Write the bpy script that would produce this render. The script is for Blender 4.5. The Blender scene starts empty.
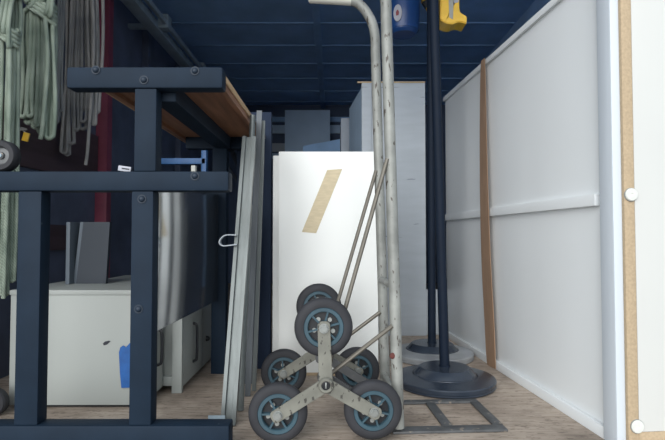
import bpy, bmesh, math, random
from mathutils import Vector, Matrix
random.seed(7)
S = bpy.context.scene
COL = S.collection
PI = math.pi
R = math.radians

# ------------------------------------------------------------------ camera
CH, F, PITCH = 0.567, 500.0, R(1.83)
cd = bpy.data.cameras.new('camera')
cam = bpy.data.objects.new('camera', cd); COL.objects.link(cam)
cd.sensor_width = 36.0; cd.lens = F / 665 * 36; cd.clip_start = 0.02
cam.location = (0, 0, CH); cam.rotation_euler = (PI/2 + PITCH, 0, 0)
S.camera = cam

def U(px, py, d):
    """the point of the place seen at a pixel, d metres into the truck"""
    xr, yr = (px-332.5)/F, (220-py)/F
    s, c = math.sin(PITCH), math.cos(PITCH)
    k = d / (c - yr*s)
    return Vector((xr*k, d, CH + (s + yr*c)*k))
def X(px, d): return U(px, 236, d).x
def Z(py, d): return U(332.5, py, d).z

# ------------------------------------------------------------------ materials
def nmat(name):
    m = bpy.data.materials.new(name); m.use_nodes = True
    nt = m.node_tree
    return m, nt, nt.nodes['Principled BSDF']
def lin(c):
    return tuple(((v/255)/12.92 if v/255 <= .04045 else ((v/255+.055)/1.055)**2.4) for v in c) + (1,)
def mat(name, c, rough=.5, metal=0, var=.12, scale=12, c2=None, thr=(.35, .7), bump=0, bscale=60, stretch=(1,1,1), spec=.5,
        chips=None, chipthr=.66, chipscale=30, chipstretch=(1,1,1)):
    m, nt, b = nmat(name); N, L = nt.nodes, nt.links
    b.inputs['Roughness'].default_value = rough; b.inputs['Metallic'].default_value = metal
    b.inputs['Specular IOR Level'].default_value = spec
    tc = N.new('ShaderNodeTexCoord'); mp = N.new('ShaderNodeMapping'); mp.inputs['Scale'].default_value = stretch
    L.new(tc.outputs['Object'], mp.inputs['Vector'])
    no = N.new('ShaderNodeTexNoise'); no.inputs['Scale'].default_value = scale; no.inputs['Detail'].default_value = 6
    L.new(mp.outputs['Vector'], no.inputs['Vector'])
    cr = N.new('ShaderNodeValToRGB'); cr.color_ramp.elements[0].position = thr[0]; cr.color_ramp.elements[1].position = thr[1]
    a = lin(c)
    if c2 is None:
        lo = tuple(v*(1-var) for v in a[:3])+(1,); hi = tuple(min(1, v*(1+var)) for v in a[:3])+(1,)
    else: lo, hi = a, lin(c2)
    cr.color_ramp.elements[0].color = lo; cr.color_ramp.elements[1].color = hi
    L.new(no.outputs['Fac'], cr.inputs['Fac'])
    out = cr.outputs['Color']
    if chips is not None:
        mp2 = N.new('ShaderNodeMapping'); mp2.inputs['Scale'].default_value = chipstretch
        L.new(tc.outputs['Object'], mp2.inputs['Vector'])
        n2 = N.new('ShaderNodeTexNoise'); n2.inputs['Scale'].default_value = chipscale; n2.inputs['Detail'].default_value = 4
        L.new(mp2.outputs['Vector'], n2.inputs['Vector'])
        r2 = N.new('ShaderNodeValToRGB'); r2.color_ramp.elements[0].position = chipthr; r2.color_ramp.elements[1].position = chipthr+.03
        L.new(n2.outputs['Fac'], r2.inputs['Fac'])
        mx = N.new('ShaderNodeMix'); mx.data_type = 'RGBA'
        L.new(r2.outputs['Color'], mx.inputs[0]); L.new(out, mx.inputs[6]); mx.inputs[7].default_value = lin(chips)
        out = mx.outputs[2]
    L.new(out, b.inputs['Base Color'])
    if bump:
        n3 = N.new('ShaderNodeTexNoise'); n3.inputs['Scale'].default_value = bscale; n3.inputs['Detail'].default_value = 5
        L.new(mp.outputs['Vector'], n3.inputs['Vector'])
        bu = N.new('ShaderNodeBump'); bu.inputs['Strength'].default_value = bump; bu.inputs['Distance'].default_value = .004
        L.new(n3.outputs['Fac'], bu.inputs['Height']); L.new(bu.outputs['Normal'], b.inputs['Normal'])
    return m

def floor_mat():
    m, nt, b = nmat('worn_plywood_floor'); N, L = nt.nodes, nt.links
    tc = N.new('ShaderNodeTexCoord')
    def noise(scale, stretch, detail=6):
        mp = N.new('ShaderNodeMapping'); mp.inputs['Scale'].default_value = stretch
        L.new(tc.outputs['Object'], mp.inputs['Vector'])
        n = N.new('ShaderNodeTexNoise'); n.inputs['Scale'].default_value = scale; n.inputs['Detail'].default_value = detail
        L.new(mp.outputs['Vector'], n.inputs['Vector']); return n.outputs['Fac']
    def ramp(f, p0, c0, p1, c1):
        r = N.new('ShaderNodeValToRGB'); e = r.color_ramp.elements
        e[0].position, e[1].position, e[0].color, e[1].color = p0, p1, c0, c1
        L.new(f, r.inputs['Fac']); return r.outputs['Color']
    def mix(f, a, c, mode='MIX', fac=None):
        x = N.new('ShaderNodeMix'); x.data_type = 'RGBA'; x.blend_type = mode
        if fac is None: L.new(f, x.inputs[0])
        else: x.inputs[0].default_value = fac
        L.new(a, x.inputs[6]); L.new(c, x.inputs[7]); return x.outputs[2]
    base = ramp(noise(3.2, (1, 1, 1)), .3, lin((146, 132, 120)), .7, lin((192, 178, 164)))
    grain = ramp(noise(26, (.35, 3.2, 1), 9), .35, (.55, .53, .5, 1), .62, (1, 1, 1, 1))
    c = mix(None, base, grain, 'MULTIPLY', .6)
    dirt = ramp(noise(8, (1.2, 1, 1), 9), .52, (1, 1, 1, 1), .72, (.55, .54, .53, 1))
    c = mix(None, c, dirt, 'MULTIPLY', .6)
    speck = ramp(noise(75, (.6, 1.6, 1), 3), .36, (.3, .27, .25, 1), .43, (1, 1, 1, 1))
    c = mix(None, c, speck, 'MULTIPLY', .5)
    L.new(c, b.inputs['Base Color']); b.inputs['Roughness'].default_value = .75
    bu = N.new('ShaderNodeBump'); bu.inputs['Strength'].default_value = .3; bu.inputs['Distance'].default_value = .003
    L.new(noise(40, (.4, 2.5, 1), 6), bu.inputs['Height']); L.new(bu.outputs['Normal'], b.inputs['Normal'])
    return m

def rope_mat(name, c, c2):
    m, nt, b = nmat(name); N, L = nt.nodes, nt.links
    tc = N.new('ShaderNodeTexCoord')
    w = N.new('ShaderNodeTexWave'); w.bands_direction = 'DIAGONAL'; w.inputs['Scale'].default_value = 55; w.inputs['Distortion'].default_value = 1.5
    L.new(tc.outputs['Object'], w.inputs['Vector'])
    n = N.new('ShaderNodeTexNoise'); n.inputs['Scale'].default_value = 9; n.inputs['Detail'].default_value = 5
    L.new(tc.outputs['Object'], n.inputs['Vector'])
    r = N.new('ShaderNodeValToRGB'); r.color_ramp.elements[0].position = .35; r.color_ramp.elements[1].position = .65
    r.color_ramp.elements[0].color = lin(c); r.color_ramp.elements[1].color = lin(c2)
    L.new(n.outputs['Fac'], r.inputs['Fac'])
    x = N.new('ShaderNodeMix'); x.data_type = 'RGBA'; x.blend_type = 'MULTIPLY'; x.inputs[0].default_value = .3
    L.new(r.outputs['Color'], x.inputs[6]); L.new(w.outputs['Color'], x.inputs[7])
    L.new(x.outputs[2], b.inputs['Base Color']); b.inputs['Roughness'].default_value = .9
    bu = N.new('ShaderNodeBump'); bu.inputs['Strength'].default_value = .5; bu.inputs['Distance'].default_value = .003
    L.new(w.outputs['Fac'], bu.inputs['Height']); L.new(bu.outputs['Normal'], b.inputs['Normal'])
    return m

M = {}
M['floor'] = floor_mat()
M['navy'] = mat('navy_lining', (148, 184, 224), .7, var=.15, scale=3)  # lining and ribs paled: blue veiling haze is put into the colour
M['navy_rib'] = mat('navy_rib', (140, 176, 216), .7, var=.12, scale=5)
M['dark_navy'] = mat('dark_navy_board', (34, 46, 66), .7, var=.1, scale=5, spec=.2)
M['back_lining'] = mat('dark_back_lining', (62, 78, 104), .7, var=.15, scale=3)
M['wall_dark'] = mat('dark_wall_lining', (92, 100, 120), .7, var=.25, scale=4)
M['maroon'] = mat('maroon_paint', (142, 66, 86), .5, var=.2, scale=9)
M['slat'] = mat('dark_wood_slat', (86, 68, 72), .7, var=.3, scale=6, stretch=(1, .2, 3))
M['rail_steel'] = mat('dull_rail_steel', (146, 162, 172), .55, 0, var=.15, scale=10)
M['black_steel'] = mat('blue_black_powder_coat', (25, 39, 54), .6, 0, var=.1, scale=14, bump=.05, bscale=180, spec=.15, chips=(70, 82, 92), chipthr=.735, chipscale=26)
M['bolt_black'] = mat('black_bolt', (34, 46, 60), .5, 0, var=.1, scale=40, spec=.3)
M['board'] = mat('stained_wood_board', (146, 104, 78), .5, var=.28, scale=7, stretch=(6, .5, 2), bump=.1)
M['board_edge'] = mat('pale_wood_edge', (196, 164, 126), .6, var=.15, scale=30, stretch=(1, .3, 4))
M['gloss_dark'] = mat('brushed_steel_panel', (196, 200, 204), .13, .95, var=.06, scale=4)
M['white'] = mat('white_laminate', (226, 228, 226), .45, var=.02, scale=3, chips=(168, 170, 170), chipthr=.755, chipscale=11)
M['white_grey'] = mat('greyed_white_laminate', (158, 163, 160), .5, var=.02, scale=3, chips=(128, 131, 130), chipthr=.755, chipscale=11)  # white laminate darkened to stand in for shade on the low cabinets
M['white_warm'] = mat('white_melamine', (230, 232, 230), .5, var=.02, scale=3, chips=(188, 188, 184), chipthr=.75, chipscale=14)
M['stile_white'] = mat('cool_white_edge', (202, 210, 218), .5, var=.01, scale=3)
M['base_white'] = mat('white_base_board', (201, 202, 199), .6, var=.02, scale=3, spec=.2, chips=(160, 160, 156), chipthr=.76, chipscale=14)
M['white_panel'] = mat('satin_white_panel', (222, 226, 228), .4, var=.015, scale=2)
M['white_old'] = mat('grey_white_carcass', (168, 176, 184), .6, var=.05, scale=4, stretch=(1, 1, 6), chips=(134, 142, 152), chipthr=.68, chipscale=13, chipstretch=(.5, 1, 4))
M['grey_board'] = mat('grey_board', (150, 160, 172), .55, var=.05, scale=5)
M['slate'] = mat('dark_slate_panel', (46, 54, 64), .6, var=.05, scale=5)
M['grey_far'] = mat('pale_slate_board', (168, 192, 216), .6, var=.05, scale=5)
M['grey_dim'] = mat('slate_grey_board', (92, 102, 112), .6, var=.05, scale=5)
M['chip_edge'] = mat('raw_chipboard_edge', (178, 158, 130), .8, var=.1, scale=140, bump=.15, bscale=200)
M['tape'] = mat('beige_paper_tape', (198, 184, 154), .6, var=.08, scale=30, stretch=(1, 1, 4))
M['blue_tape'] = mat('blue_tape', (20, 84, 152), .5, var=.15, scale=40)
M['ink'] = mat('dark_scuff', (34, 38, 48), .6)
M['black_plastic'] = mat('black_plastic', (30, 33, 38), .4, var=.1, scale=20)
M['alu'] = mat('brushed_aluminium', (112, 118, 118), .45, .5, var=.12, scale=16, stretch=(4, 4, .3))
M['alu_dark'] = mat('weathered_aluminium', (78, 83, 88), .5, .5, var=.2, scale=12, stretch=(4, 4, .4))  # darker aluminium; the low rear strip's shadow is put into the colour
M['clear'] = mat('milky_plastic_clip', (170, 180, 190), .25, 0, var=.05, scale=20)
M['tube'] = mat('worn_cream_paint', (140, 142, 138), .5, .1, var=.25, scale=14, chips=(74, 67, 62), chipthr=.625, chipscale=75, chipstretch=(1, 1, .35), bump=.05, bscale=90)
M['arm'] = mat('scuffed_grey_paint', (118, 118, 110), .5, .15, var=.25, scale=14, chips=(66, 64, 60), chipthr=.605, chipscale=85, chipstretch=(1, 1, .6))
M['rod'] = mat('bare_steel_rod', (112, 108, 100), .45, .5, var=.15, scale=20)
M['grip'] = mat('pale_grip_sleeve', (206, 206, 198), .6, var=.05, scale=20)
M['tyre'] = mat('grey_rubber_tyre', (42, 43, 48), .75, var=.15, scale=22, bump=.1, bscale=120)
M['teal'] = mat('teal_blue_rim', (50, 76, 88), .5, 0, var=.15, scale=25)
M['zinc'] = mat('zinc_bolt', (150, 154, 152), .35, .6, var=.1, scale=50)
M['dark_steel'] = mat('dark_scratched_steel', (92, 94, 96), .5, .35, var=.2, scale=25, chips=(140, 132, 122), chipthr=.63, chipscale=40)
M['rust'] = mat('rust_red', (92, 48, 44), .8, var=.2, scale=40)
M['pole'] = mat('matt_black_pole', (14, 26, 42), .65, 0, var=.08, scale=20, spec=.2)
M['base'] = mat('black_enamel_base', (50, 58, 70), .24, .1, var=.12, scale=14, bump=.03, bscale=100)
M['base_dusty'] = mat('dusty_grey_base', (150, 154, 158), .45, .1, var=.25, scale=9)
M['strap_brown'] = mat('brown_strap', (150, 122, 99), .75, var=.12, scale=14, stretch=(3, 3, .5))
M['glide'] = mat('white_plastic_glide', (214, 216, 210), .4, var=.06, scale=60)
M['glide_rim'] = mat('grey_glide_rim', (142, 144, 142), .5, var=.06, scale=60)
M['blue'] = mat('blue_plastic', (28, 66, 122), .35, var=.1, scale=8)
M['blue_steel'] = mat('blue_painted_steel', (38, 94, 150), .45, var=.12, scale=20)
M['label'] = mat('white_label', (168, 170, 180), .5, var=.04, scale=60)
M['red'] = mat('red_print', (128, 58, 64), .5, var=.1, scale=60)
M['yellow'] = mat('yellow_plastic', (236, 190, 62), .4, var=.08, scale=20)
M['grey_plastic'] = mat('grey_plastic', (158, 158, 152), .5, var=.06, scale=20)
M['rope_green'] = rope_mat('pale_green_rope', (150, 166, 150), (200, 214, 196))
M['rope_grey'] = rope_mat('grey_rope', (150, 152, 152), (182, 182, 178))
M['rope_dark'] = rope_mat('taupe_rope', (150, 150, 150), (188, 184, 180))
M['webbing'] = mat('black_webbing', (52, 60, 72), .6, var=.15, scale=40)

# ------------------------------------------------------------------ builders
W = {}
class MB:
    """collects shapes in place coordinates and links them as one mesh object"""
    def __init__(self): self.bm = bmesh.new()
    def box(self, c, s, rot=None, bev=0, seg=2):
        t = bmesh.new(); bmesh.ops.create_cube(t, size=1)
        for v in t.verts: v.co = Vector((v.co.x*s[0], v.co.y*s[1], v.co.z*s[2]))
        if bev: bmesh.ops.bevel(t, geom=t.edges[:], offset=bev, segments=seg, profile=.6, affect='EDGES')
        mtx = Matrix.Translation(Vector(c)) @ (rot.to_4x4() if rot is not None else Matrix())
        return self._add(t, mtx)
    def b2(self, a, b, bev=0, rot=None):
        a, b = Vector(a), Vector(b)
        return self.box((a+b)/2, (abs(b.x-a.x), abs(b.y-a.y), abs(b.z-a.z)), rot, bev)
    def _add(self, t, mtx):
        t.transform(mtx); me = bpy.data.meshes.new('tmp'); t.to_mesh(me); t.free()
        self.bm.from_mesh(me); bpy.data.meshes.remove(me); return self
    def sweep(self, path, prof, closed_prof=True, closed=False, up=None, caps=True, scale=None):
        """prof: list of (a,b) swept along path with parallel frames"""
        P = [Vector(p) for p in path]; n = len(P); rings = []
        T = []
        for i in range(n):
            if closed: t = P[(i+1) % n]-P[i-1]
            else: t = P[min(i+1, n-1)]-P[max(i-1, 0)]
            T.append(t.normalized())
        u = Vector(up) if up is not None else (Vector((1, 0, 0)) if abs(T[0].x) < .8 else Vector((0, 1, 0)))
        for i in range(n):
            a = (u - T[i]*u.dot(T[i])).normalized(); b = T[i].cross(a); u = a if up is None else u
            k = scale[i] if scale else 1
            rings.append([self.bm.verts.new(P[i]+a*(p[0]*k)+b*(p[1]*k)) for p in prof])
        m = len(prof); rng = range(n) if closed else range(n-1)
        for i in rng:
            r0, r1 = rings[i], rings[(i+1) % n]
            for j in range(m if closed_prof else m-1):
                self.bm.faces.new((r0[j], r0[(j+1) % m], r1[(j+1) % m], r1[j]))
        if caps and not closed and closed_prof:
            self.bm.faces.new(rings[0][::-1]); self.bm.faces.new(rings[-1])
        return self
    def tube(self, path, r, seg=10, closed=False, scale=None):
        return self.sweep(path, [(r*math.cos(2*PI*k/seg), r*math.sin(2*PI*k/seg)) for k in range(seg)], closed=closed, scale=scale)
    def lathe(self, prof, mtx=Matrix(), seg=40, closed=False):
        """prof: (r, h) revolved about local z"""
        rings = []
        for r, h in prof:
            if r < 1e-6: rings.append([self.bm.verts.new(mtx @ Vector((0, 0, h)))])
            else: rings.append([self.bm.verts.new(mtx @ Vector((r*math.cos(2*PI*k/seg), r*math.sin(2*PI*k/seg), h))) for k in range(seg)])
        pr = list(zip(rings, rings[1:])) + ([(rings[-1], rings[0])] if closed else [])
        for a, b in pr:
            for k in range(seg):
                k2 = (k+1) % seg
                if len(a) == 1 and len(b) == 1: continue
                if len(a) == 1: self.bm.faces.new((a[0], b[k], b[k2]))
                elif len(b) == 1: self.bm.faces.new((a[k], a[k2], b[0]))
                else: self.bm.faces.new((a[k], a[k2], b[k2], b[k]))
        return self
    def prism(self, pts, h, mtx=Matrix(), bev=0):
        """polygon (x,y) extruded along local z by h"""
        t = bmesh.new()
        vs = [t.verts.new((x, y, 0)) for x, y in pts]; f = t.faces.new(vs)
        r = bmesh.ops.extrude_face_region(t, geom=[f])
        for v in r['geom']:
            if isinstance(v, bmesh.types.BMVert): v.co.z += h
        bmesh.ops.recalc_face_normals(t, faces=t.faces[:])
        if bev: bmesh.ops.bevel(t, geom=t.edges[:], offset=bev, segments=2, affect='EDGES')
        return self._add(t, mtx)
    def hexagon(self, c, r, h, axis):
        q = Vector((0, 0, 1)).rotation_difference(Vector(axis)).to_matrix().to_4x4()
        return self.prism([(r*math.cos(k*PI/3), r*math.sin(k*PI/3)) for k in range(6)], h, Matrix.Translation(Vector(c)) @ q, bev=r*.12)
    def dome(self, c, r, h, axis, seg=20):
        q = Vector((0, 0, 1)).rotation_difference(Vector(axis)).to_matrix().to_4x4()
        return self.lathe([(r, 0)]+[(r*math.cos(a), h*math.sin(a)) for a in (.3, .7, 1.1, 1.4)]+[(0, h)], Matrix.Translation(Vector(c)) @ q, seg)
    def cyl(self, a, b, r, seg=20):
        a, b = Vector(a), Vector(b)
        return self.sweep([a, b], [(r*math.cos(2*PI*k/seg), r*math.sin(2*PI*k/seg)) for k in range(seg)])
    def build(self, name, m, parent=None, smooth=True, origin=None, angle=32):
        bm = self.bm; bmesh.ops.recalc_face_normals(bm, faces=bm.faces[:])
        me = bpy.data.meshes.new(name)
        Wp = W[parent] if parent is not None else Matrix()
        bm.transform(Wp.inverted())
        lo = Vector([min(v.co[i] for v in bm.verts) for i in range(3)]); hi = Vector([max(v.co[i] for v in bm.verts) for i in range(3)])
        c = (lo+hi)/2
        if parent is None: c.z = lo.z
        bm.transform(Matrix.Translation(-c)); bm.to_mesh(me); bm.free()
        o = bpy.data.objects.new(name, me); COL.objects.link(o); o.parent = parent; o.location = c
        W[o] = Wp @ Matrix.Translation(c)
        me.materials.append(m)
        if smooth:
            for p in me.polygons: p.use_smooth = True
            try: me.set_sharp_from_angle(angle=R(angle))
            except Exception: pass
        return o

def tag(o, label=None, cat=None, group=None, kind=None):
    if label: o['label'] = label
    if cat: o['category'] = cat
    if group: o['group'] = group
    if kind: o['kind'] = kind
    return o
def thing(name, loc, label, cat, group=None, rz=0):
    o = bpy.data.objects.new(name, None); COL.objects.link(o); o.empty_display_size = .05
    o.location = loc; o.rotation_euler = (0, 0, rz)
    W[o] = Matrix.Translation(Vector(loc)) @ Matrix.Rotation(rz, 4, 'Z')
    return tag(o, label, cat, group)
def copy_tree(o, parent=None):
    c = o.copy(); COL.objects.link(c); c.parent = parent
    for ch in [x for x in bpy.data.objects if x.parent == o]: copy_tree(ch, c)
    return c
def smooth_path(pts, n=6):
    """Catmull-Rom through the points"""
    P = [Vector(p) for p in pts]; P = [2*P[0]-P[1]]+P+[2*P[-1]-P[-2]]; out = []
    for i in range(1, len(P)-2):
        a, b, c, d = P[i-1:i+3]
        for k in range(n):
            t = k/n
            out.append(.5*((2*b)+(c-a)*t+(2*a-5*b+4*c-d)*t*t+(3*b-a-3*c+d)*t**3))
    out.append(P[-2]); return out
ROTX = Matrix.Rotation(PI/2, 4, 'X')       # local z -> -Y (towards the door of the truck)

# ------------------------------------------------------------------ the setting: the box of the truck
Y0, Y1, XL, XR, HT = 1.12, 6.0, -1.32, 1.36, 2.15
def struct(name, mb, m): return tag(mb.build(name, m), kind='structure')
struct('floor', MB().b2((XL-.05, Y0-.02, -.06), (XR+.05, Y1+.05, 0)), M['floor'])
struct('ceiling', MB().b2((XL-.05, Y0, HT), (XR+.05, Y1+.05, HT+.05)), M['navy'])
struct('wall_left', MB().b2((XL-.05, Y0, 0), (XL, Y1, HT)), M['wall_dark'])
struct('wall_right', MB().b2((XR, Y0, 0), (XR+.05, Y1, HT)), M['navy'])
struct('wall_back', MB().b2((XL, Y1, 0), (XR, Y1+.05, HT)), M['back_lining'])
n = 1
y = 1.5
while y < 5.9:
    struct(f'trim_{n}', MB().b2((XL+.01, y-.02, HT-.007), (XR-.01, y+.02, HT), bev=.004), M['navy_rib']); n += 1; y += .435
struct(f'trim_{n}', MB().b2((-.14, Y0+.05, HT-.045), (-.085, Y1, HT-.03), bev=.004), M['navy_rib']); n += 1
# load rail under the left edge of the ceiling
rl = MB()
rl.b2((-1.195, Y0+.02, Z(0, 2.83)-.03), (-1.115, Y1-.02, Z(0, 2.83)+.02), bev=.004)
rl.b2((-1.085, Y0+.02, Z(0, 2.83)+.0), (-1.062, Y1-.02, Z(0, 2.83)+.03), bev=.004)
struct(f'trim_{n}', rl, M['rail_steel']); n += 1
zz = Z(0, 2.83)
for yb in (3.2, 4.1, 5.0):
    struct(f'trim_{n}', MB().b2((-1.12, yb-.04, zz-.02), (-1.055, yb+.04, zz+.07), bev=.004).b2((XL, yb-.02, zz-.01), (-1.19, yb+.02, zz+.015)), M['rail_steel']); n += 1
# maroon post and lashing boards on the left wall
struct(f'trim_{n}', MB().b2((XL, 2.77, 0), (-1.255, 2.83, HT), bev=.003), M['maroon']); n += 1
for z0, z1 in ((.50, .62), (.86, 1.12)):
    struct(f'trim_{n}', MB().b2((XL, Y0+.02, z0), (XL+.02, 2.76, z1), bev=.003), M['slat']); n += 1
for yb in (3.45, 4.2, 5.0):
    struct(f'trim_{n}', MB().b2((XL, yb-.03, 0), (XL+.045, yb+.03, HT), bev=.003), M['wall_dark']); n += 1
# rails on the back wall
for z0, z1, mm in ((1.94, 2.0, 'navy_rib'), (1.80, 1.90, 'grey_far'), (1.58, 1.68, 'grey_board'), (1.50, 1.56, 'grey_far'), (1.2, 1.3, 'grey_dim')):
    struct(f'trim_{n}', MB().b2((-.9, Y1-.03, z0), (.9, Y1, z1), bev=.004), M[mm]); n += 1

# ------------------------------------------------------------------ black steel bench frame with wooden board
YB = 1.30
bx0, bx1 = U(66, 77, YB).x, U(222.5, 77, YB).x
bench = thing('bench_frame', (X(144, YB), YB, 0), 'blue-black bolted steel bench frame with a wooden board on its top bar', 'bench')
def bar(a, b, name='crossbar', th=.06, bev=.006):
    return MB().b2((a[0], YB, a[1]), (b[0], YB+th, b[1]), bev).build(name, M['black_steel'], bench)
bar((bx0, Z(88, YB)), (bx1, Z(66.5, YB)), 'top_bar', .05, .008)
bar((X(-40, YB), Z(191, YB)), (U(228.5, 181, YB).x, Z(171, YB)), 'crossbar', .055, .008)
bar((X(-40, YB), .004), (U(229, 430, YB).x, Z(426, YB)), 'foot_bar', .055, .006)
pz1, pz2 = Z(88, YB), Z(171, YB)
MB().b2((U(133.5, 130, YB).x, YB+.004, pz2), (U(155.5, 130, YB).x, YB+.05, pz1), .004).build('post', M['black_steel'], bench)
MB().b2((U(129.5, 300, YB).x, YB+.004, Z(426, YB)), (U(151.5, 300, YB).x, YB+.05, Z(191, YB)), .004).build('post', M['black_steel'], bench)
MB().b2((U(15, 300, YB).x, YB+.004, Z(426, YB)), (U(38.5, 300, YB).x, YB+.05, Z(191, YB)), .004).build('post', M['black_steel'], bench)
for px, py in ((96, 70), (144, 80), (195, 71), (195, 176), (142, 199), (138.6, 309)):
    fy = YB if py < 100 or 170 < py < 190 else YB+.004
    p = U(px, py, fy)
    MB().cyl((p.x, fy+.001, p.z), (p.x, fy-.002, p.z), .0115).dome((p.x, fy-.002, p.z), .0085, .006, (0, -1, 0)).build('bolt', M['bolt_black'], bench)
# board, its apron and its beam
bl, br, yn, yf = -.632, -.291, YB+.045, 2.15
zt, zb = Z(72.5, YB+.03), Z(90, YB+.06)
MB().b2((bl, yn, zt-.022), (br-.004, yf, zt), .002).build('board', M['board'], bench)
ap = MB().b2((br-.022, yn, zb), (br-.004, yf, zt-.022), .002).b2((bl, yn, zb), (bl+.018, yf, zt-.022), .002).build('apron', M['board'], bench)
MB().b2((br-.004, yn, zt-.02), (br, yf, zt-.002), .001).build('edge_strip', M['board_edge'], bench)
MB().b2((bl-.004, yn, zb), (bl, yf, zb+.008), .001).build('edge_strip', M['board_edge'], bench)
MB().b2((bl+.018, yn, zt-.026), (br-.022, yf, zt-.0225)).build('underside', M['board'], bench)
MB().b2((-.487, yn, zt-.075), (-.425, yf, zt-.026), .004).build('beam', M['black_steel'], bench)
MB().b2((-.50, yf-.08, .0), (-.44, yf-.03, zt-.07), .004).build('post', M['black_steel'], bench)
MB().b2((bl+.02, yf-.08, zt-.075), (-.488, yf-.03, zt-.026), .004).build('rear_bar', M['black_steel'], bench)
MB().b2((-.424, yf-.08, zt-.075), (br-.024, yf-.03, zt-.026), .004).build('rear_bar', M['black_steel'], bench)
# dark glossy side panel under the board
gl0, gl1 = Vector((X(154, 1.36), 1.36)), Vector((X(154, 1.36)+.016, 2.06))
dv = (gl1-gl0).normalized(); ang = math.atan2(dv.y, dv.x)
gz0, gz1 = Z(333, 1.37), CH+.174
c = (gl0+gl1)/2
MB().box((c.x-.009, c.y, (gz0+gz1)/2), ((gl1-gl0).length, .016, gz1-gz0), Matrix.Rotation(ang, 3, 'Z'), .002).build('side_panel', M['gloss_dark'], bench)['label'] = 'shiny steel side panel'
p = U(193, 167, YB+.03)
MB().b2((p.x-.014, YB+.06, Z(182, YB)), (p.x-.002, YB+.075, Z(162, YB)), .002).build('bracket', M['grey_plastic'], bench)

# ------------------------------------------------------------------ low cabinets behind the bench
D = 1.66
cb = thing('low_cabinet', (-.85, D+.07, 0), 'low white cabinet behind the steel bench frame with blue tape on its side', 'cabinet')
ca0, ca1, ch = X(12, D), -.625, Z(290, D)
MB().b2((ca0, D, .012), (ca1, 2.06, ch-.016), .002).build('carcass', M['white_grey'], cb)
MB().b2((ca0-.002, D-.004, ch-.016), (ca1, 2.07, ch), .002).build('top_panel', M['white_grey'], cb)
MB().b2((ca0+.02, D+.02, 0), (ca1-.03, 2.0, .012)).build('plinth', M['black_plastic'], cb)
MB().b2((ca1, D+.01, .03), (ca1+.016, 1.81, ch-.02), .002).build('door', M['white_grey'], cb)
def handle(par, x, y, z0, z1):
    return MB().tube(smooth_path([(x-.02, y, z0), (x+.006, y, z0+.004), (x+.014, y, z0+.022), (x+.014, y, z1-.022), (x+.006, y, z1-.004), (x-.02, y, z1)], 5), .0055, 10).build('handle', M['black_plastic'], par)
dr = [o for o in bpy.data.objects if o.parent == cb and o.name.startswith('door')][0]
handle(dr, ca1+.018, 1.75, Z(367, 1.73), Z(330, 1.73))
def flat_xz(mb, pts, d, y, th=.0012):
    q = [U(a, b, d) for a, b in pts]
    mt = Matrix.Translation((0, y, 0)) @ ROTX
    return mb.prism([(v.x, v.z) for v in q], th, mt)
flat_xz(MB(), [(121, 347), (124, 345), (126.5, 347), (131, 342), (137, 338), (136, 387), (122, 387.5), (120.5, 372), (119.6, 352)], D, D-.0042).build('tape', M['blue_tape'], cb)['label'] = 'torn piece of blue tape'
flat_xz(MB(), [(103, 343.5), (105, 341.5), (109, 340.6), (110.8, 341.2), (107, 344.6), (104, 345.4)], D, D-.0002).build('scuff', M['ink'], cb)['label'] = 'short dark scuff'

cs = thing('drawer_cabinet', (-.7, 2.1, 0), 'white cabinet with black bar handle standing past the low cabinet, beside the leaning metal profiles', 'cabinet')
x1 = X(178, 1.83); x1f = X(183, 1.82)
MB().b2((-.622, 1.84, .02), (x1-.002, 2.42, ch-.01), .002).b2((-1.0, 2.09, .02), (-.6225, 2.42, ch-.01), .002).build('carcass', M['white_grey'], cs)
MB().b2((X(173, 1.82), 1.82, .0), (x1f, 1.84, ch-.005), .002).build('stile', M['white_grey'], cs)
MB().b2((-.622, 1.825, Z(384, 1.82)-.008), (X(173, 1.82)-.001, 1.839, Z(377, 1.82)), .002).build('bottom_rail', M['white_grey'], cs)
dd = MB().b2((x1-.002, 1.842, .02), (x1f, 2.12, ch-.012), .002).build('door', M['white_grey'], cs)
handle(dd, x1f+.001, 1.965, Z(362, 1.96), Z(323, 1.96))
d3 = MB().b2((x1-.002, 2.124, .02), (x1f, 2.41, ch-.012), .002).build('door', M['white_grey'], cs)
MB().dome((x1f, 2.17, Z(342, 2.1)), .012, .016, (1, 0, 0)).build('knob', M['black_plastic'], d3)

# boards standing on the low cabinet
MB().b2((X(66, 1.85), 1.85, ch), (X(70, 1.85), 2.04, Z(222, 1.85)), .002).build('shelf_board', M['grey_dim'])
tag(bpy.data.objects['shelf_board'], 'thin shelf board seen edge-on, upright on the low cabinet top', 'board')
a0, a1 = X(80, 1.88), X(108, 1.88)
t = MB(); ht = Z(222, 1.88)-ch
t.prism([(a0-.012, ch), (a1-.006, ch), (a1+.006, ch+ht), (a0+.012, ch+ht)], .018, Matrix.Translation((0, 1.898, 0)) @ ROTX)
o = t.build('grey_panel', M['slate']); tag(o, 'dark slate grey panel standing upright on the low cabinet, wider of the two boards', 'board')
t = MB(); t.prism([(a0-.026, ch), (a0-.0125, ch), (a0+.0115, ch+ht), (a0-.002, ch+ht)], .10, Matrix.Translation((0, 1.985, 0)) @ ROTX)
t.build('edge_board', M['grey_dim'], None); tag(bpy.data.objects['edge_board'], 'pale narrow board pressed against the slate grey panel on the cabinet', 'board')

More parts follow.
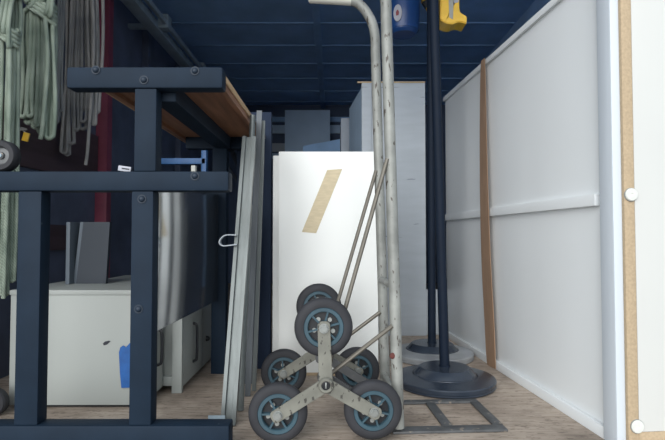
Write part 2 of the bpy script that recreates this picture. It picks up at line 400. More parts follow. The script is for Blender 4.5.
# ------------------------------------------------------------------ rope hanks on pegs of the left wall
def hank(px0, px1, d, pytop, pybot, nstr, mname, label, peg, rr=.0085, ear=.0, jag=.12, seed=1, layers=2, neck=.85, waver=.008, earn=4, slope=0):
    rnd = random.Random(seed)
    pm = (max(pytop, 0)+min(pybot, 170))/2
    xa, xb = U(px0, pm, d).x, U(px1, pm, d).x; xm = (xa+xb)/2; hw = (xb-xa)/2-rr
    zt, zb = Z(pytop, d), Z(pybot, d); L = zt-zb
    root = thing('hanging_rope', (xm, d, zb), label, 'rope', 'rope hanks on the left wall')
    coil = MB(); nw = hw*neck
    for lay in range(layers):
        yy = d+(lay-(layers-1)/2)*rr*2.5
        for i in range(nstr):
            u0 = -1+2*(i+.0)/nstr+(.5/nstr if lay else 0)+.3*(rnd.random()-.5)/nstr; u1 = min(1.05, u0+(1.0 if (i+lay) % 3 else 2.0)/nstr)
            bz = zb+(rnd.random()**1.3)*jag*L+(.03*L if lay else 0)+slope*L*(i/max(1, nstr-1) if slope > 0 else i/max(1, nstr-1)-1)
            def xw(u, t): return xm+u*(nw+(hw-nw)*min(1, t*1.6))
            A, B_ = [], []
            ph, am = rnd.random()*6, waver*(.3+rnd.random())
            for k in range(9):
                t_ = k/8; z = zt+(bz-zt)*t_*.97
                A.append((xw(u0, t_)+am*math.sin(ph+t_*5)*t_, yy+am*.6*math.cos(ph*2+t_*4), z))
                B_.append((xw(u1, t_)+am*math.sin(ph+1+t_*5)*t_, yy+rr*.5+am*.6*math.cos(ph+t_*4), z))
            r_ = max(rr*1.05, (B_[-1][0]-A[-1][0])/2)
            cx = (A[-1][0]+B_[-1][0])/2
            arc = [(cx-r_*math.cos(a), yy, A[-1][2]-r_*1.1*math.sin(a)) for a in (.5, 1.05, 1.57, 2.1, 2.65)]
            top = [(xw(u0, 0)*.5+xw(u1, 0)*.5, d+.03, zt+.05)]
            coil.tube(smooth_path(A+arc+B_[::-1]+top+[A[0]], 3), rr, 8)
    coil.build('coil', M[mname], root, angle=80)
    # slanting turns of rope wound round the neck of the hank
    wr = MB(); path = []; turns = 4
    for k in range(turns*16+1):
        a = 2*PI*k/16
        path.append((xm+ear*.4+(nw*.75+rr)*math.cos(a), d-.004+(rr*2.0*layers/2+rr*1.6)*math.sin(a), zt+.055-(k/16)*rr*2.0-nw*.55*math.cos(a)))
    wr.tube(path, rr, 8); wr.build('binding', M[mname], root, angle=80)
    # loops that pass over the peg and droop beside the neck
    er = MB()
    for k in range(earn):
        u = -.9+1.8*k/(earn-1); e = ear*rnd.uniform(.8, 1.15); dz = rnd.uniform(-.02, .02)
        er.tube(smooth_path([(xm+u*nw*.8, d-.02, zt+.02+dz), (xm+u*nw*.9+e*.6, d-.038, zt+.0+dz*2), (xm+u*nw*.8+e, d-.034, zt+.06), (xm+u*nw*.7+e*.7, d-.012, zt+.16), (xm+u*nw*.6, d+.016, zt+.20), (xm+u*nw*.6, d+.034, zt+.1), (xm+u*nw*.6, d+.02, zt-.03)], 5), rr, 8)
    er.build('ear', M[mname], root, angle=80)
    tl = MB().tube(smooth_path([(xm+hw*.6, d-.03, zt-.02), (xm+hw*.85, d-.036, zt-L*.4), (xm+hw*.6, d-.034, zb+L*.12), (xm+hw*.45, d-.03, zb+L*.01)], 6), rr, 8)
    tl.build('tail', M[mname], root, angle=80)
    pg = MB().cyl((XL+.001, d+.006, zt+.165), (xb+.02, d+.006, zt+.175), .011).build('wall_peg', M['rail_steel'])
    tag(pg, peg, 'peg', 'pegs on the left wall')
    return root
hank(0, 19, 1.80, 42, 300, 2, 'rope_green', 'long pale green rope hank hanging nearest the truck opening', 'steel peg holding the long pale green rope', .0078, ear=-.004, jag=.06, seed=3, neck=.9, earn=3)
hank(20, 57, 2.00, 14, 142, 4, 'rope_green', 'short thick pale green rope hank with a bulging looped top', 'steel peg holding the short thick green rope', .0088, ear=.03, jag=.14, slope=-.1, seed=5, neck=.9, earn=6)
hank(52.5, 64, 2.16, -12, 128, 2, 'rope_grey', 'slim grey rope hank between the green and the widest hank', 'steel peg holding the slim grey rope', .0062, jag=.1, seed=8, neck=.9)
hank(64, 101, 2.34, -30, 168, 6, 'rope_dark', 'widest taupe grey rope hank, next to the maroon post', 'steel peg holding the widest taupe rope', .0078, jag=.13, slope=.2, seed=11, neck=.95, waver=.012)
p = U(26, 137, 2.05)
tg = thing('yellow_tag', p, 'small yellow tag on the left wall below the thick green rope', 'tag')
MB().box(p, (.026, .008, .036), Matrix.Rotation(.25, 3, 'Y'), .002).build('plate', M['yellow'], tg)
MB().tube(smooth_path([p+Vector((0, 0, .016)), p+Vector((-.03, .01, .04)), Vector((XL+.06, p.y, p.z+.03)), Vector((XL, p.y, p.z+.03))], 5), .003, 6).build('cord', M['rope_grey'], tg)

# wheels peeping in at the left edge
def small_wheel(name, c, r, w, label, fork=False):
    t = thing(name, (c[0], c[1], c[2]-r), label, 'wheel')
    mt = Matrix.Translation(Vector(c)) @ ROTX
    MB().lathe([(r*.62, -w/2), (r*.9, -w/2), (r, -w*.3), (r, w*.3), (r*.9, w/2), (r*.62, w/2)], mt, 36, closed=True).build('tyre', M['tyre'], t)
    MB().lathe([(0, w*.4), (r*.2, w*.4), (r*.25, w*.25), (r*.5, w*.22), (r*.6, w*.42), (r*.63, w*.4), (r*.63, -w*.4), (0, -w*.4)], mt, 36).build('rim', M['dark_steel'], t)
    MB().lathe([(0, w*.55), (r*.14, w*.5), (r*.14, w*.3)], mt, 16).build('axle_cap', M['rail_steel'], t)
    return t
zc = Z(171, YB)
small_wheel('spare_wheel', (X(3, 1.33), 1.325, zc+.0425), .0415, .034, 'grey rubber wheel resting on the frame crossbar beside the green rope')
small_wheel('caster_wheel', (X(-2, 1.6), 1.60, .042), .042, .032, 'black rubber wheel on the floor before the low white cabinet')
# small white tag lying on the crossbar
p = U(125, 168, 1.33)
tg = thing('paper_tag', (p.x, 1.33, zc), 'small white printed tag lying on the frame crossbar beside the post', 'tag')
MB().box((p.x, 1.33, zc+.0095), (.034, .008, .014), Matrix.Rotation(.14, 3, 'Y'), .001).build('card', M['label'], tg)
MB().box((p.x+.003, 1.3255, zc+.0092), (.02, .0006, .0035), Matrix.Rotation(.14, 3, 'Y')).build('print_line', M['ink'], tg)

# ------------------------------------------------------------------ blue trestle deep behind the bench
bt = thing('blue_trestle', (-.7, 2.62, 0), 'blue painted steel trestle seen between the bench board and the crossbar', 'trestle')
zt_ = Z(158, 2.6)
MB().b2((X(150, 2.6), 2.6, Z(164, 2.6)), (X(205, 2.6), 2.64, zt_), .003).build('top_bar', M['blue_steel'], bt)
for xx in (X(152, 2.6), X(203, 2.6)):
    MB().b2((xx-.013, 2.60, 0), (xx+.013, 2.64, zt_+.06), .003).build('leg', M['blue_steel'], bt)

# black webbing hung at the corner of the bench
st = thing('black_strap', (X(237, 1.9), 2.2, Z(190, 2.0)), 'looped black webbing strap hanging between the bench board and metal profiles', 'strap')
def ribbon(mb, pts, w, th, up, n=5, scale=None):
    pth = smooth_path(pts, n)
    return mb.sweep(pth, [(-w/2, -th/2), (w/2, -th/2), (w/2, th/2), (-w/2, th/2)], up=up, scale=scale)
dS = 2.22
ribbon(MB(), [U(228, 148, dS), U(226, 160, dS), U(231, 172, dS), U(240, 180, dS), U(238, 166, dS), U(233, 154, dS), U(236, 146, dS)], .024, .003, (.75, -.66, 0)).build('loop', M['webbing'], st)
ribbon(MB(), [U(231, 150, dS+.02), U(237, 158, dS+.02), U(241, 168, dS+.02), U(237, 180, dS+.02), U(243, 190, dS+.02)], .022, .003, (.75, -.66, 0)).build('loop', M['webbing'], st)
ribbon(MB(), [U(231, 148, dS+.01), U(232, 130, dS+.01)], .02, .003, (.75, -.66, 0)).build('hanger', M['webbing'], st)

# ------------------------------------------------------------------ leaning metal profiles
def profile(name, top, bot, prof, m, label, up=(1, 0, 0), cat='metal profile'):
    o = MB().sweep([bot, top], prof, up=up).build(name, M[m], None, angle=25)
    return tag(o, label, cat, 'metal profiles leaning by the bench')
def channel(w, h, t):
    return [(-w/2, 0), (w/2, 0), (w/2, h), (w/2-t*2, h), (w/2-t*2.2, h-t*.8), (w/2-t*2.2, t*1.2), (-w/2+t*2.2, t*1.2), (-w/2+t*2.2, h-t*.8), (-w/2+t*2, h), (-w/2, h)]
def rect(w, h): return [(-w/2, 0), (w/2, 0), (w/2, h), (-w/2, h)]
wch = U(256.5, 140, 1.72).x-U(243.5, 140, 1.72).x
top, bot = U(250.0, 138, 1.685), U(228.8, 425, 1.52); bot.z = .002
pc = thing('channel_profile', bot, 'wide grooved aluminium channel with a clear clip, foremost of the leaning profiles', 'metal profile', 'metal profiles leaning by the bench')
MB().sweep([bot, top], [(-a, -b) for a, b in channel(wch, .018, .0055)], up=(1, 0, 0)).build('channel', M['alu'], pc, angle=25)
def along(f): return bot+(top-bot)*f
ax = along(.62)
cl = smooth_path([ax+Vector((-.014, -.03, .012)), ax+Vector((-.045, -.032, .012)), ax+Vector((-.06, -.034, .002)), ax+Vector((-.066, -.034, -.012)), ax+Vector((-.055, -.034, -.022)), ax+Vector((-.03, -.032, -.02)), ax+Vector((-.012, -.03, -.018))], 5)
MB().sweep(cl, [(-.01, -.0016), (.01, -.0016), (.01, .0016), (-.01, .0016)], up=(0, 1, 0)).build('clip', M['clear'], pc)
top2, bot2 = U(252.8, 115.5, 1.74), U(240.5, 412, 1.64); bot2.z = .002
MB().tube([bot2, top2], .0105, 16).build('tube_profile', M['alu']); tag(bpy.data.objects['tube_profile'], 'round aluminium tube rising behind the wide channel against the bench board corner', 'metal profile', 'metal profiles leaning by the bench')
top3, bot3 = U(259.4, 110.5, 1.88), U(247.5, 400, 1.78); bot3.z = .002
profile('angle_profile', top3, bot3, [(-.010, 0), (.010, 0), (.010, .004), (-.005, .004), (-.005, .022), (-.010, .022)], 'alu_dark', 'tallest narrow aluminium profile of the leaning bundle')
top4, bot4 = U(263.2, 120.5, 1.92), U(253.8, 388, 1.84); bot4.z = .002
profile('slim_profile', top4, bot4, rect(.0145, .012), 'alu', 'slim flat-faced aluminium strip, the profile closest to the tall white cabinet')
top5, bot5 = U(250, 205, 1.98), U(246, 398, 1.93); bot5.z = .002
profile('dull_profile', top5, bot5, rect(.045, .01), 'alu_dark', 'short dull grey metal strip low behind the wide channel')
# small galvanised bracket on the floor behind the foot bar
p = U(217, 424, 1.47)
gb = thing('metal_bracket', (p.x, 1.46, 0), 'small grey metal bracket on the floor at the foot of the wide channel', 'bracket')
MB().b2((p.x-.035, 1.43, 0), (p.x+.022, 1.50, .004), .001).b2((p.x-.03, 1.485, .004), (p.x+.02, 1.489, .04), .001).prism([(0, 0), (.05, 0), (0, .035)], .003, Matrix.Translation((p.x-.03, 1.435, .004)) @ Matrix.Rotation(PI/2, 4, 'Z') @ Matrix.Rotation(PI/2, 4, 'X')).build('plate', M['rail_steel'], gb)
MB().cyl((p.x-.01, 1.45, .004), (p.x-.01, 1.45, .006), .007).cyl((p.x+.01, 1.45, .004), (p.x+.01, 1.45, .006), .007).build('screw', M['ink'], gb)

dk = MB().b2((X(236, 2.15), 2.15, 0), (X(271, 2.15), 2.18, Z(112, 2.15)), .003).build('dark_board', M['dark_navy'])
tag(dk, 'dark navy board standing between the leaning metal profiles and the tall white cabinet', 'board')

# ------------------------------------------------------------------ tall white cabinet with a strip of tape
DC = 2.05
tc = thing('tall_cabinet', (X(327, DC), DC+.15, 0), 'tall white cabinet with one slanted strip of beige tape on its front', 'cabinet')
fx0, fx1 = X(278.5, DC), X(378, DC); fz1 = Z(151.5, DC)
MB().b2((fx0, DC, .012), (fx1, DC+.02, fz1), .002).build('front_panel', M['white_warm'], tc)
MB().b2((X(273, DC+.03), DC+.022, .0), (fx1-.01, DC+.042, Z(155.5, DC+.02)), .002).build('back_panel', M['white_warm'], tc)
MB().b2((X(273, DC+.03)+.004, DC+.043, .0), (fx1-.014, DC+.27, Z(157, DC+.02)), .002).build('carcass', M['white_old'], tc)
MB().b2((fx0+.01, DC+.002, 0), (fx1-.01, DC+.02, .012)).build('bottom_edge', M['chip_edge'], tc)
flat_xz(MB(), [(327.2, 170), (342.2, 169), (316.2, 233.2), (301.8, 232)], DC, DC-.0002).build('tape', M['tape'], tc)['label'] = 'slanted strip of beige tape'

# ------------------------------------------------------------------ large cabinet in the depth
DB = 2.86
bc = thing('large_cabinet', (X(404, DB), DB+.2, 0), 'large grey-white cabinet deep inside with a raw tan top edge', 'cabinet')
gx0, gx1, gz = X(362, DB), X(447, DB), Z(81.5, DB)
rzb = Matrix.Rotation(0, 3, 'Z')
MB().b2((gx0, DB, 0), (X(372, DB), DB+.018, gz-.008), .001).build('front_stile', M['white_old'], bc)
MB().b2((X(372.3, DB), DB+.003, 0), (X(426, DB), DB+.02, gz-.008), .001).build('front_panel', M['white_old'], bc)
MB().b2((X(357, DB)+.004, DB-.002, gz-.008), (X(426, DB), DB+.02, gz), .001).build('top_edge', M['chip_edge'], bc)
MB().b2((X(426, DB)-.018, DB+.021, 0), (X(426, DB), DB+.5, gz-.008)).b2((gx0, DB+.021, gz-.026), (X(426, DB)-.018, DB+.5, gz-.008)).build('carcass', M['white_old'], bc)
pl = MB(); pl.prism([(gx0, DB+.02), (gx0-.055, DB+.5), (gx0-.037, DB+.5), (gx0+.018, DB+.02)], gz-.03, Matrix()); pl.build('side_panel', M['grey_far'], bc)
MB().b2((gx0-.036, DB+.48, .0), (X(426, DB)-.019, DB+.5, gz-.03)).build('back_panel', M['grey_board'], bc)
# lower part that shows between the poles
gb2 = MB().b2((X(426, DB)+.002, DB+.03, 0), (X(449, DB)-.01, DB+.05, Z(290, DB)), .001)
gb2.build('low_panel', M['white_old'], bc)
p0 = X(341, 3.5)
MB().b2((p0, 3.5, 0), (X(350, 3.5), 3.9, Z(118, 3.5)), .002).build('narrow_cabinet', M['grey_board'])
tag(bpy.data.objects['narrow_cabinet'], 'narrow grey cabinet behind the large cabinet, its slim front peeping past', 'cabinet')
# boards far back
MB().b2((X(284.5, 5.7), 5.70, 0), (X(330, 5.7), 5.74, Z(110, 5.7)), .003).build('back_board', M['grey_far'])
tag(bpy.data.objects['back_board'], 'tall grey board standing against the far end of the truck', 'board')
t = MB(); q = [U(303, 146, 4.6), U(340, 139, 4.6), U(340, 345, 4.6), U(303, 345, 4.6)]
q[2].z = q[3].z = 0
t.prism([(v.x, v.z) for v in q], .5, Matrix.Translation((0, 5.1, 0)) @ ROTX)
t.build('dark_crate', M['navy_rib']); tag(bpy.data.objects['dark_crate'], 'dark slope-topped crate in front of the far grey board', 'crate')

# ------------------------------------------------------------------ stair-climbing hand truck
PHI = R(3.4)
HT_ = thing('hand_truck', (-.0185, 1.38, 0), 'worn cream stair-climbing hand truck with three-wheel stars and blue rims', 'hand truck', None, PHI)
B = W[HT_]
def H(u, v, z): return B @ Vector((u, v, z))
VF = (B.to_3x3() @ Vector((0, -1, 0)))
HUB = .1625; ARM = .1525; ANG = (92, 211.5, -30)
def wheel(u, v0, z):
    w = .036
    mt = B @ Matrix.Translation((u, v0, z)) @ ROTX @ Matrix.Diagonal((1.02, 1.02, 1, 1))         # local z towards the camera, 0 at the front face
    m = MB().lathe([(.054, -.003), (.0525, -.001), (.044, -.001), (.042, -.004), (.042, -w+.004), (.044, -w+.001), (.0525, -w+.001), (.054, -w+.003)], mt, 48, closed=True)
    m.lathe([(.018, -.016), (.016, -.003), (.015, .001), (.0, .001)], mt, 32)
    m.lathe([(.018, -w+.016), (.016, -w+.003), (.015, -w-.001), (.0, -w-.001)], mt, 32)
    for k in range(6):
        a = k*PI/3+.26
        q = mt @ Matrix.Rotation(a, 4, 'Z')
        tb = bmesh.new(); bmesh.ops.create_cube(tb, size=1)
        for vv in tb.verts: vv.co = Vector((.029+vv.co.x*.03, vv.co.y*.005, -.010+vv.co.z*.015))
        m._add(tb, q)
    wo = m.build('wheel', M['teal'], HT_)
    MB().lathe([(.0425, -.016), (.017, -.016), (.017, -w+.016), (.0425, -w+.016)], mt, 40, closed=True).build('web', M['black_plastic'], wo)  # web coloured black to stand in for the shade between the spokes
    MB().lathe([(.0535, -.004), (.0545, -.001), (.060, .0), (.068, -.001), (.0745, -.004), (.0785, -.009), (.0795, -.014), (.0795, -w+.014), (.0785, -w+.009), (.0745, -w+.004), (.068, -w+.001), (.060, -w), (.0545, -w+.001), (.0535, -w+.004)], mt, 56, closed=True).build('tyre', M['tyre'], wo, angle=60)
    for k in range(5):
        a = k*2*PI/5+.9
        c0 = mt @ Vector((.0265*math.cos(a), .0265*math.sin(a), -.013)); c1 = mt @ Vector((.0265*math.cos(a), .0265*math.sin(a), -.006))
        MB().cyl(c0, c1, .0062, 14).build('rim_bolt', M['zinc'], wo)
    return wo
arms = [(ARM*math.cos(R(a)), HUB+ARM*math.sin(R(a))) for a in ANG]
proto = None
for v0 in (.0, .41):
    for k, (u, z) in enumerate(arms):
        if proto is None:
            proto = wheel(u, v0, z); p_u, p_z = u, z
        else:
            c = copy_tree(proto, HT_)
            c.location = proto.location + Vector((u-p_u, v0, z-p_z)); c.rotation_euler = (0, (k*1.3+v0) if k or v0 else 0, 0)
def star(vf, th=.006):
    for k, a in enumerate(ANG):
        ca, sa = math.cos(R(a)), math.sin(R(a)); w = .019
        pts = [(.004, -w), (ARM+.012, -w+.002), (ARM+.019, -w+.010), (ARM+.019, w-.010), (ARM+.012, w-.002), (.004, w)]
        loc = [(x*ca-y_*sa, x*sa+y_*ca) for x, y_ in pts]
        off = .0012*k
        MB().prism(loc, th, B @ Matrix.Translation((0, vf-off, HUB)) @ ROTX, bev=.0012).build('star_arm', M['arm'], HT_)
    for u, z in arms:
        mt = H(u, vf-th-.001, z)
        MB().cyl(H(u, vf-th, z), H(u, vf-th-.0025, z), .0135, 24).hexagon(H(u, vf-th-.0025, z), .011, .008, VF).build('axle_bolt', M['zinc'], HT_)
star(-.002); star(.4095)
hubm = B @ Matrix.Translation((0, -.010, HUB)) @ ROTX
MB().lathe([(.012, .0), (.012, .007), (.0135, .009), (.018, .009), (.0205, .006), (.0215, .0)], hubm, 36, closed=True).build('hub_ring', M['arm'], HT_)
MB().lathe([(0, .001), (.0118, .001), (.0118, .004), (.009, .0045), (.009, .002), (0, .002)], hubm, 30).build('axle_end', M['black_plastic'], HT_)
MB().box(H(0, -.0145, HUB), (.004, .004, .016), None, .001).build('split_pin', M['zinc'], HT_)
MB().cyl(H(0, -.004, HUB), H(0, .43, HUB), .012, 24).build('axle', M['dark_steel'], HT_)
def uu(z, v=.06): return .2125-.0265*z+(.006 if v > .2 else 0)
VS = (.06, .32)
for v in VS:
    dv_ = .006 if v > .2 else 0
    path = [H(uu(z, v), v, z) for z in (.018, .15, .3, .5, .7, .9, 1.1, 1.2)]
    path += [H(.1795+dv_, v, 1.255), H(.169+dv_, v, 1.305), H(.147+dv_, v, 1.345), H(.121+dv_, v, 1.372), H(.095+dv_, v, 1.381)]
    MB().tube(smooth_path(path, 5), .0166, 20).build('upright', M['tube'], HT_)
    MB().tube([H(.095+dv_, v, 1.381), H(.035, v, 1.384), H(-.039, v, 1.386)], .0172, 20).dome(H(-.039, v, 1.386), .0172, .008, B.to_3x3() @ Vector((-1, 0, 0))).build('grip', M['grip'], HT_)
    # braces
    MB().tube([H(uu(.79, v)-.012, v-.012, .79), H(.004, v-.012, .172)], .0062, 10).build('brace', M['rod'], HT_)
    MB().tube([H(uu(.31, v)-.012, v-.012, .31), H(.004, v-.012, .168)], .0062, 10).build('brace', M['rod'], HT_)
    MB().cyl(H(0, v-.03, HUB), H(0, v+.02, HUB), .021, 24).build('axle_collar', M['dark_steel'], HT_)
    a, b = H(.01, v+.02, .155), H(uu(.02, v)-.01, v+.02, .03)
    MB().sweep([a, b], [(-.004, -.014), (.004, -.014), (.004, .014), (-.004, .014)], up=(0, 1, 0)).build('strut', M['dark_steel'], HT_)
for z in (.10, .42):
    MB().tube([H(uu(z), VS[0]+.01, z), H(uu(z), VS[1]-.01, z)], .011, 14).build('rung', M['tube'], HT_)
p = H(uu(.23)-.013, VS[0]-.012, .225)
MB().dome(p, .009, .004, VF).build('rust_patch', M['rust'], HT_)['label'] = 'reddish rusty weld'
tp = B.to_3x3().to_4x4()
def plate(u0, u1, v0, v1, z0=.001, z1=.008):
    c = H((u0+u1)/2, (v0+v1)/2, (z0+z1)/2)
    return MB().box(c, (u1-u0, v1-v0, z1-z0), B.to_3x3(), .001).build('toe_bar', M['dark_steel'], HT_)
plate(.195, .530, .053, .094)
plate(.350, .380, .095, .30); plate(.503, .532, .095, .30)
plate(.2, .532, .301, .33); plate(.2, .23, .095, .30)

# ------------------------------------------------------------------ weighted poles
def pole(c, lean, label, m2='base'):
    t = thing('weighted_pole', (c[0], c[1], 0), label, 'pole', 'black poles on round weighted bases')
    mt = Matrix.Translation((c[0], c[1], 0))
    MB().lathe([(0, 0), (.182, 0), (.188, .004), (.189, .008), (.187, .010), (.189, .013), (.190, .026), (.187, .030), (.182, .031), (.135, .038), (.122, .040)], mt, 72).build('base_disc', M[m2], t, angle=25)
    MB().lathe([(.121, .036), (.119, .041), (.114, .043), (.098, .064), (.093, .067), (.03, .068), (0, .068)], mt, 64).build('base_cone', M['base'], t, angle=25)
    MB().cyl((c[0], c[1], .061), (c[0]+lean, c[1], 2.02), .0188, 28).build('tube', M['pole'], t)
    MB().lathe([(.019, .065), (.022, .065), (.022, .070), (.019, .072)], mt, 28).build('collar', M['pole'], t)
    return t
pole((X(443.7, 1.935), 1.935), -.045, 'black pole on a round stepped base, nearer the hand truck toe bars')
pole((X(431.2, 2.36), 2.36), .006, 'black pole on a dusty round base standing behind the other pole', 'base_dusty')

# ------------------------------------------------------------------ wardrobe lying along the right side
wn, wf = Vector((.762, 1.40)), Vector((.638, 2.86))
wd = (wf-wn); wl = wd.length; wd.normalize(); wa = math.atan2(wd.y, wd.x)-PI/2
WZ = Z(97.5, 2.86)
wr = thing('wardrobe', (wn.x, wn.y, 0), 'big white wardrobe standing along the right side, chipboard-edged underside facing out', 'wardrobe', None, wa)
BW = W[wr]; RW = BW.to_3x3()
def wbox(mb, a, b, bev=.002):
    a, b = Vector(a), Vector(b); return mb.box(BW @ ((a+b)/2), tuple(abs(v) for v in (b-a)), RW, bev)
wbox(MB(), (.012, .0, .0), (.028, wl, WZ-.002)).build('face_panel', M['white_panel'], wr)
wbox(MB(), (.0, .02, WZ-.024), (.03, wl, WZ)).build('top_rail', M['white_panel'], wr)
wbox(MB(), (-.004, .0, .0), (.0115, wl, .034)).build('bottom_rail', M['white_panel'], wr)
wbox(MB(), (-.006, .035, Z(206, 1.45)-.0), (.0115, wl, Z(206, 1.45)+.034)).build('middle_rail', M['white_panel'], wr)
wbox(MB(), (-.008, -.05, .0), (.0285, .012, WZ), .007).build('corner_stile', M['stile_white'], wr)
wbox(MB(), (.029, .0, .02), (.56, wl-.02, WZ-.025)).build('carcass', M['white_panel'], wr)
# underside that faces out of the truck
fy = -.062
wbox(MB(), (.016, fy, .0), (.0455, -.0505, WZ)).build('edge_strip', M['chip_edge'], wr)['label'] = 'raw tan chipboard edge, upright'
wbox(MB(), (.046, fy+.001, .0), (.56, -.0505, .047)).build('edge_strip', M['chip_edge'], wr)['label'] = 'raw tan chipboard edge along the floor'
wbox(MB(), (.046, fy, .0475), (.56, -.0505, WZ)).build('base_panel', M['base_white'], wr)
wbox(MB(), (.029, -.05, .02), (.56, -.001, WZ-.03)).build('plinth', M['white_panel'], wr)
for py, pz in ((195, 0), (425, 0)):
    q = U(628.3 if py == 195 else 634.5, py, 1.35)
    ql = BW.inverted() @ q
    q = BW @ Vector((ql.x, fy, ql.z)); ax_ = RW @ Vector((0, -1, 0))
    mq = Matrix.Translation(q) @ Vector((0, 0, 1)).rotation_difference(ax_).to_matrix().to_4x4()
    gd = MB().lathe([(.0172, 0), (.0172, .005), (.0155, .007), (.004, .0075), (.003, .006), (0, .006)], mq, 32).build('glide', M['glide'], wr)
    MB().lathe([(.0185, 0), (.0185, .003), (.0172, .003)], mq, 32).build('glide_rim', M['glide_rim'], gd)

# brown strap down the wardrobe
bs = []
ys = 2.25
tS = (ys-wn.y)/wd.y-.055
def wp(off, along_, z): return BW @ Vector((off, along_, z))
pts = [wp(-.008, tS+.05, WZ+.002), wp(-.009, tS+.05, WZ-.1), wp(-.012, tS+.045, WZ-.35), wp(-.016, tS+.03, .72), wp(-.014, tS+.02, .45), wp(-.011, tS+.0, .2), wp(-.010, tS-.01, .06), wp(-.009, tS-.015, .001)]
pth = smooth_path(pts, 5); ns = len(pth)
sc = [.42+.62*math.sin(PI*.72*(i/(ns-1))) for i in range(ns)]
o = MB().sweep(pth, [(-.05, -.0012), (.05, -.0012), (.05, .0012), (-.05, .0012)], up=(wd.x, wd.y, 0), scale=sc).build('brown_strap', M['strap_brown'])
tag(o, 'long brown strap hanging down the face of the white wardrobe', 'strap')

# ------------------------------------------------------------------ blue drum and yellow case hung high
dd_ = 2.6
cx = (X(391, dd_)+X(421, dd_))/2; rad = (X(421, dd_)-X(376, dd_))/2; rad = (X(421, dd_)-X(387, dd_))/2; cx = X(421, dd_)-rad
zb_ = Z(35, dd_)
bd = thing('blue_drum', (cx, dd_, zb_), 'blue plastic drum with an oval white label hung behind the hand truck handle', 'drum')
mt = Matrix.Translation((cx, dd_, zb_))
MB().lathe([(0, 0), (rad*.7, .0), (rad*.86, .012), (rad*.95, .04), (rad, .12), (rad, .30), (rad*.9, .36), (rad*.4, .4), (0, .4)], mt, 48).build('body', M['blue'], bd)
MB().lathe([(rad*.88, .018), (rad*.915, .018), (rad*.93, .03), (rad*.9, .03)], mt, 48, closed=True).build('rim_ring', M['blue'], bd)
an = R(-116)
lq = Matrix.Translation((cx+rad*math.cos(an)*1.005, dd_+rad*math.sin(an)*1.005, Z(11, 2.5))) @ Matrix.Rotation(an+PI/2, 4, 'Z') @ ROTX
lb = MB().lathe([(0, .002), (.02, .002), (.021, .0)], lq @ Matrix.Diagonal((1.1, 2.1, 1, 1)), 32).build('label', M['label'], bd)
MB().prism([(-.007, -.014), (.006, -.014), (.009, .0), (.003, .016), (-.004, .012), (-.009, .002)], .0006, lq @ Matrix.Translation((0, 0, .0022))).build('printed_mark', M['red'], lb)
MB().tube(smooth_path([(cx, dd_, zb_+.39), (cx+.004, dd_, zb_+.5), (cx, dd_, HT-.001)], 4), .006, 8).build('hanging_cord', M['rope_dark'], bd)

dy = 2.45
yc = thing('yellow_case', (X(450, dy), dy, Z(30, dy)), 'yellow plastic case with grey stripe and stepped lower end, hung from the ceiling', 'case')
def ypts(l): return [(U(a, b, dy).x, U(a, b, dy).z) for a, b in l]
mtY = Matrix.Translation((0, dy+.05, 0)) @ ROTX
zt2 = 1.75
P1 = ypts([(438.5, 24), (443, 27), (450, 28.5), (454, 26.5), (458, 26), (464, 28), (464.3, 20.5), (458, 17), (457, 13), (456.5, -10)])
MB().prism(P1+[(P1[-1][0], zt2), (P1[0][0], zt2)], .10, mtY, bev=.004).build('shell', M['yellow'], yc)
g = ypts([(447, 22), (450.5, 24), (451, -10)]); gg = [(g[0][0]-.004, zt2-.01), g[0], g[1], (g[2][0], zt2-.01)]
MB().prism(gg, .002, Matrix.Translation((0, dy-.0495, 0)) @ ROTX).build('stripe', M['grey_plastic'], yc)
g = ypts([(451.5, 8), (456, 7), (456, -14), (451.5, -14)])
MB().prism(g, .002, Matrix.Translation((0, dy-.0495, 0)) @ ROTX).build('label', M['label'], yc)
MB().tube([(X(448, dy), dy, zt2-.002), (X(448, dy), dy, HT-.001)], .006, 8).build('hanging_cord', M['rope_dark'], yc)
dh = 2.75
yh = thing('yellow_hook', (X(427, dh), dh, Z(16, dh)), 'small yellow and black hook hung between the blue drum and the black poles', 'hook')
q = [(U(a, b, dh).x, U(a, b, dh).z) for a, b in [(421, 4), (426, 1), (426.5, -12), (421, -12)]]
MB().prism(q, .03, Matrix.Translation((0, dh, 0)) @ ROTX, bev=.002).build('grip', M['yellow'], yh)
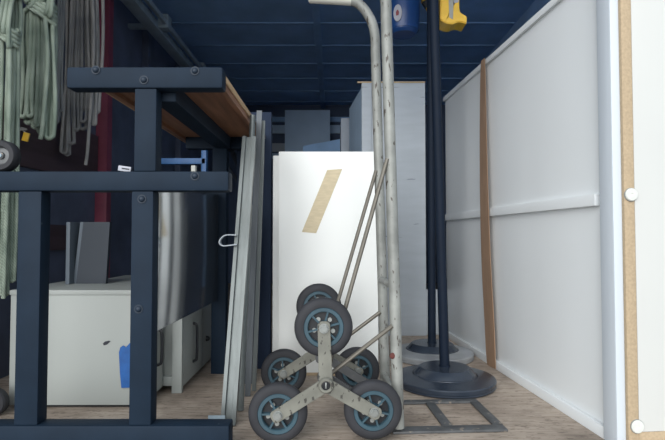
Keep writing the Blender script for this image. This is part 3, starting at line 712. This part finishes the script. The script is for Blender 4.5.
q = [(U(a, b, dh).x, U(a, b, dh).z) for a, b in [(425, 9), (428, 7), (429.3, 16.5), (428.6, 17)]]
MB().prism(q, .02, Matrix.Translation((0, dh-.005, 0)) @ ROTX, bev=.001).build('point', M['yellow'], yh)
q = [(U(a, b, dh).x, U(a, b, dh).z) for a, b in [(421.5, 4.5), (426, 1.5), (428.5, 8), (425, 10)]]
MB().prism(q, .022, Matrix.Translation((0, dh-.004, 0)) @ ROTX, bev=.001).build('shank', M['black_plastic'], yh)
hx = X(424, dh)
MB().tube([(hx, dh-.015, Z(-10, dh)), (hx, dh-.015, HT-.001)], .005, 8).build('hanging_cord', M['rope_dark'], yh)

# ------------------------------------------------------------------ light: an overcast sky outside the open end of the truck
w = bpy.data.worlds.new('overcast_sky'); S.world = w; w.use_nodes = True
nt = w.node_tree; N, L = nt.nodes, nt.links; bg = N['Background']
tc_ = N.new('ShaderNodeTexCoord'); sx = N.new('ShaderNodeSeparateXYZ'); L.new(tc_.outputs['Generated'], sx.inputs[0])
rp = N.new('ShaderNodeValToRGB'); e = rp.color_ramp.elements
mp = N.new('ShaderNodeMapRange'); mp.inputs[1].default_value = -1; mp.inputs[2].default_value = 1
L.new(sx.outputs['Z'], mp.inputs[0]); L.new(mp.outputs[0], rp.inputs['Fac'])
e[0].position = .46; e[0].color = (.20, .20, .20, 1)
e[1].position = .52; e[1].color = (.82, .92, 1.0, 1)
L.new(rp.outputs['Color'], bg.inputs['Color']); bg.inputs['Strength'].default_value = .85

sd = bpy.data.lights.new('hazy_sun', 'SUN'); sd.energy = 3.0; sd.angle = R(60); sd.color = (1, .985, .96)
so = bpy.data.objects.new('hazy_sun', sd); COL.objects.link(so); so.location = (-2, -3, 4)
so.rotation_euler = Vector((.30, .88, -.34)).to_track_quat('-Z', 'Y').to_euler()

S.view_settings.view_transform = 'Standard'; S.view_settings.look = 'None'
S.view_settings.exposure = 0.25; S.view_settings.gamma = 1.0; S.view_settings.use_curve_mapping = False
S.cycles.use_denoising = True
S.cycles.max_bounces = 10; S.cycles.diffuse_bounces = 6; S.cycles.glossy_bounces = 4
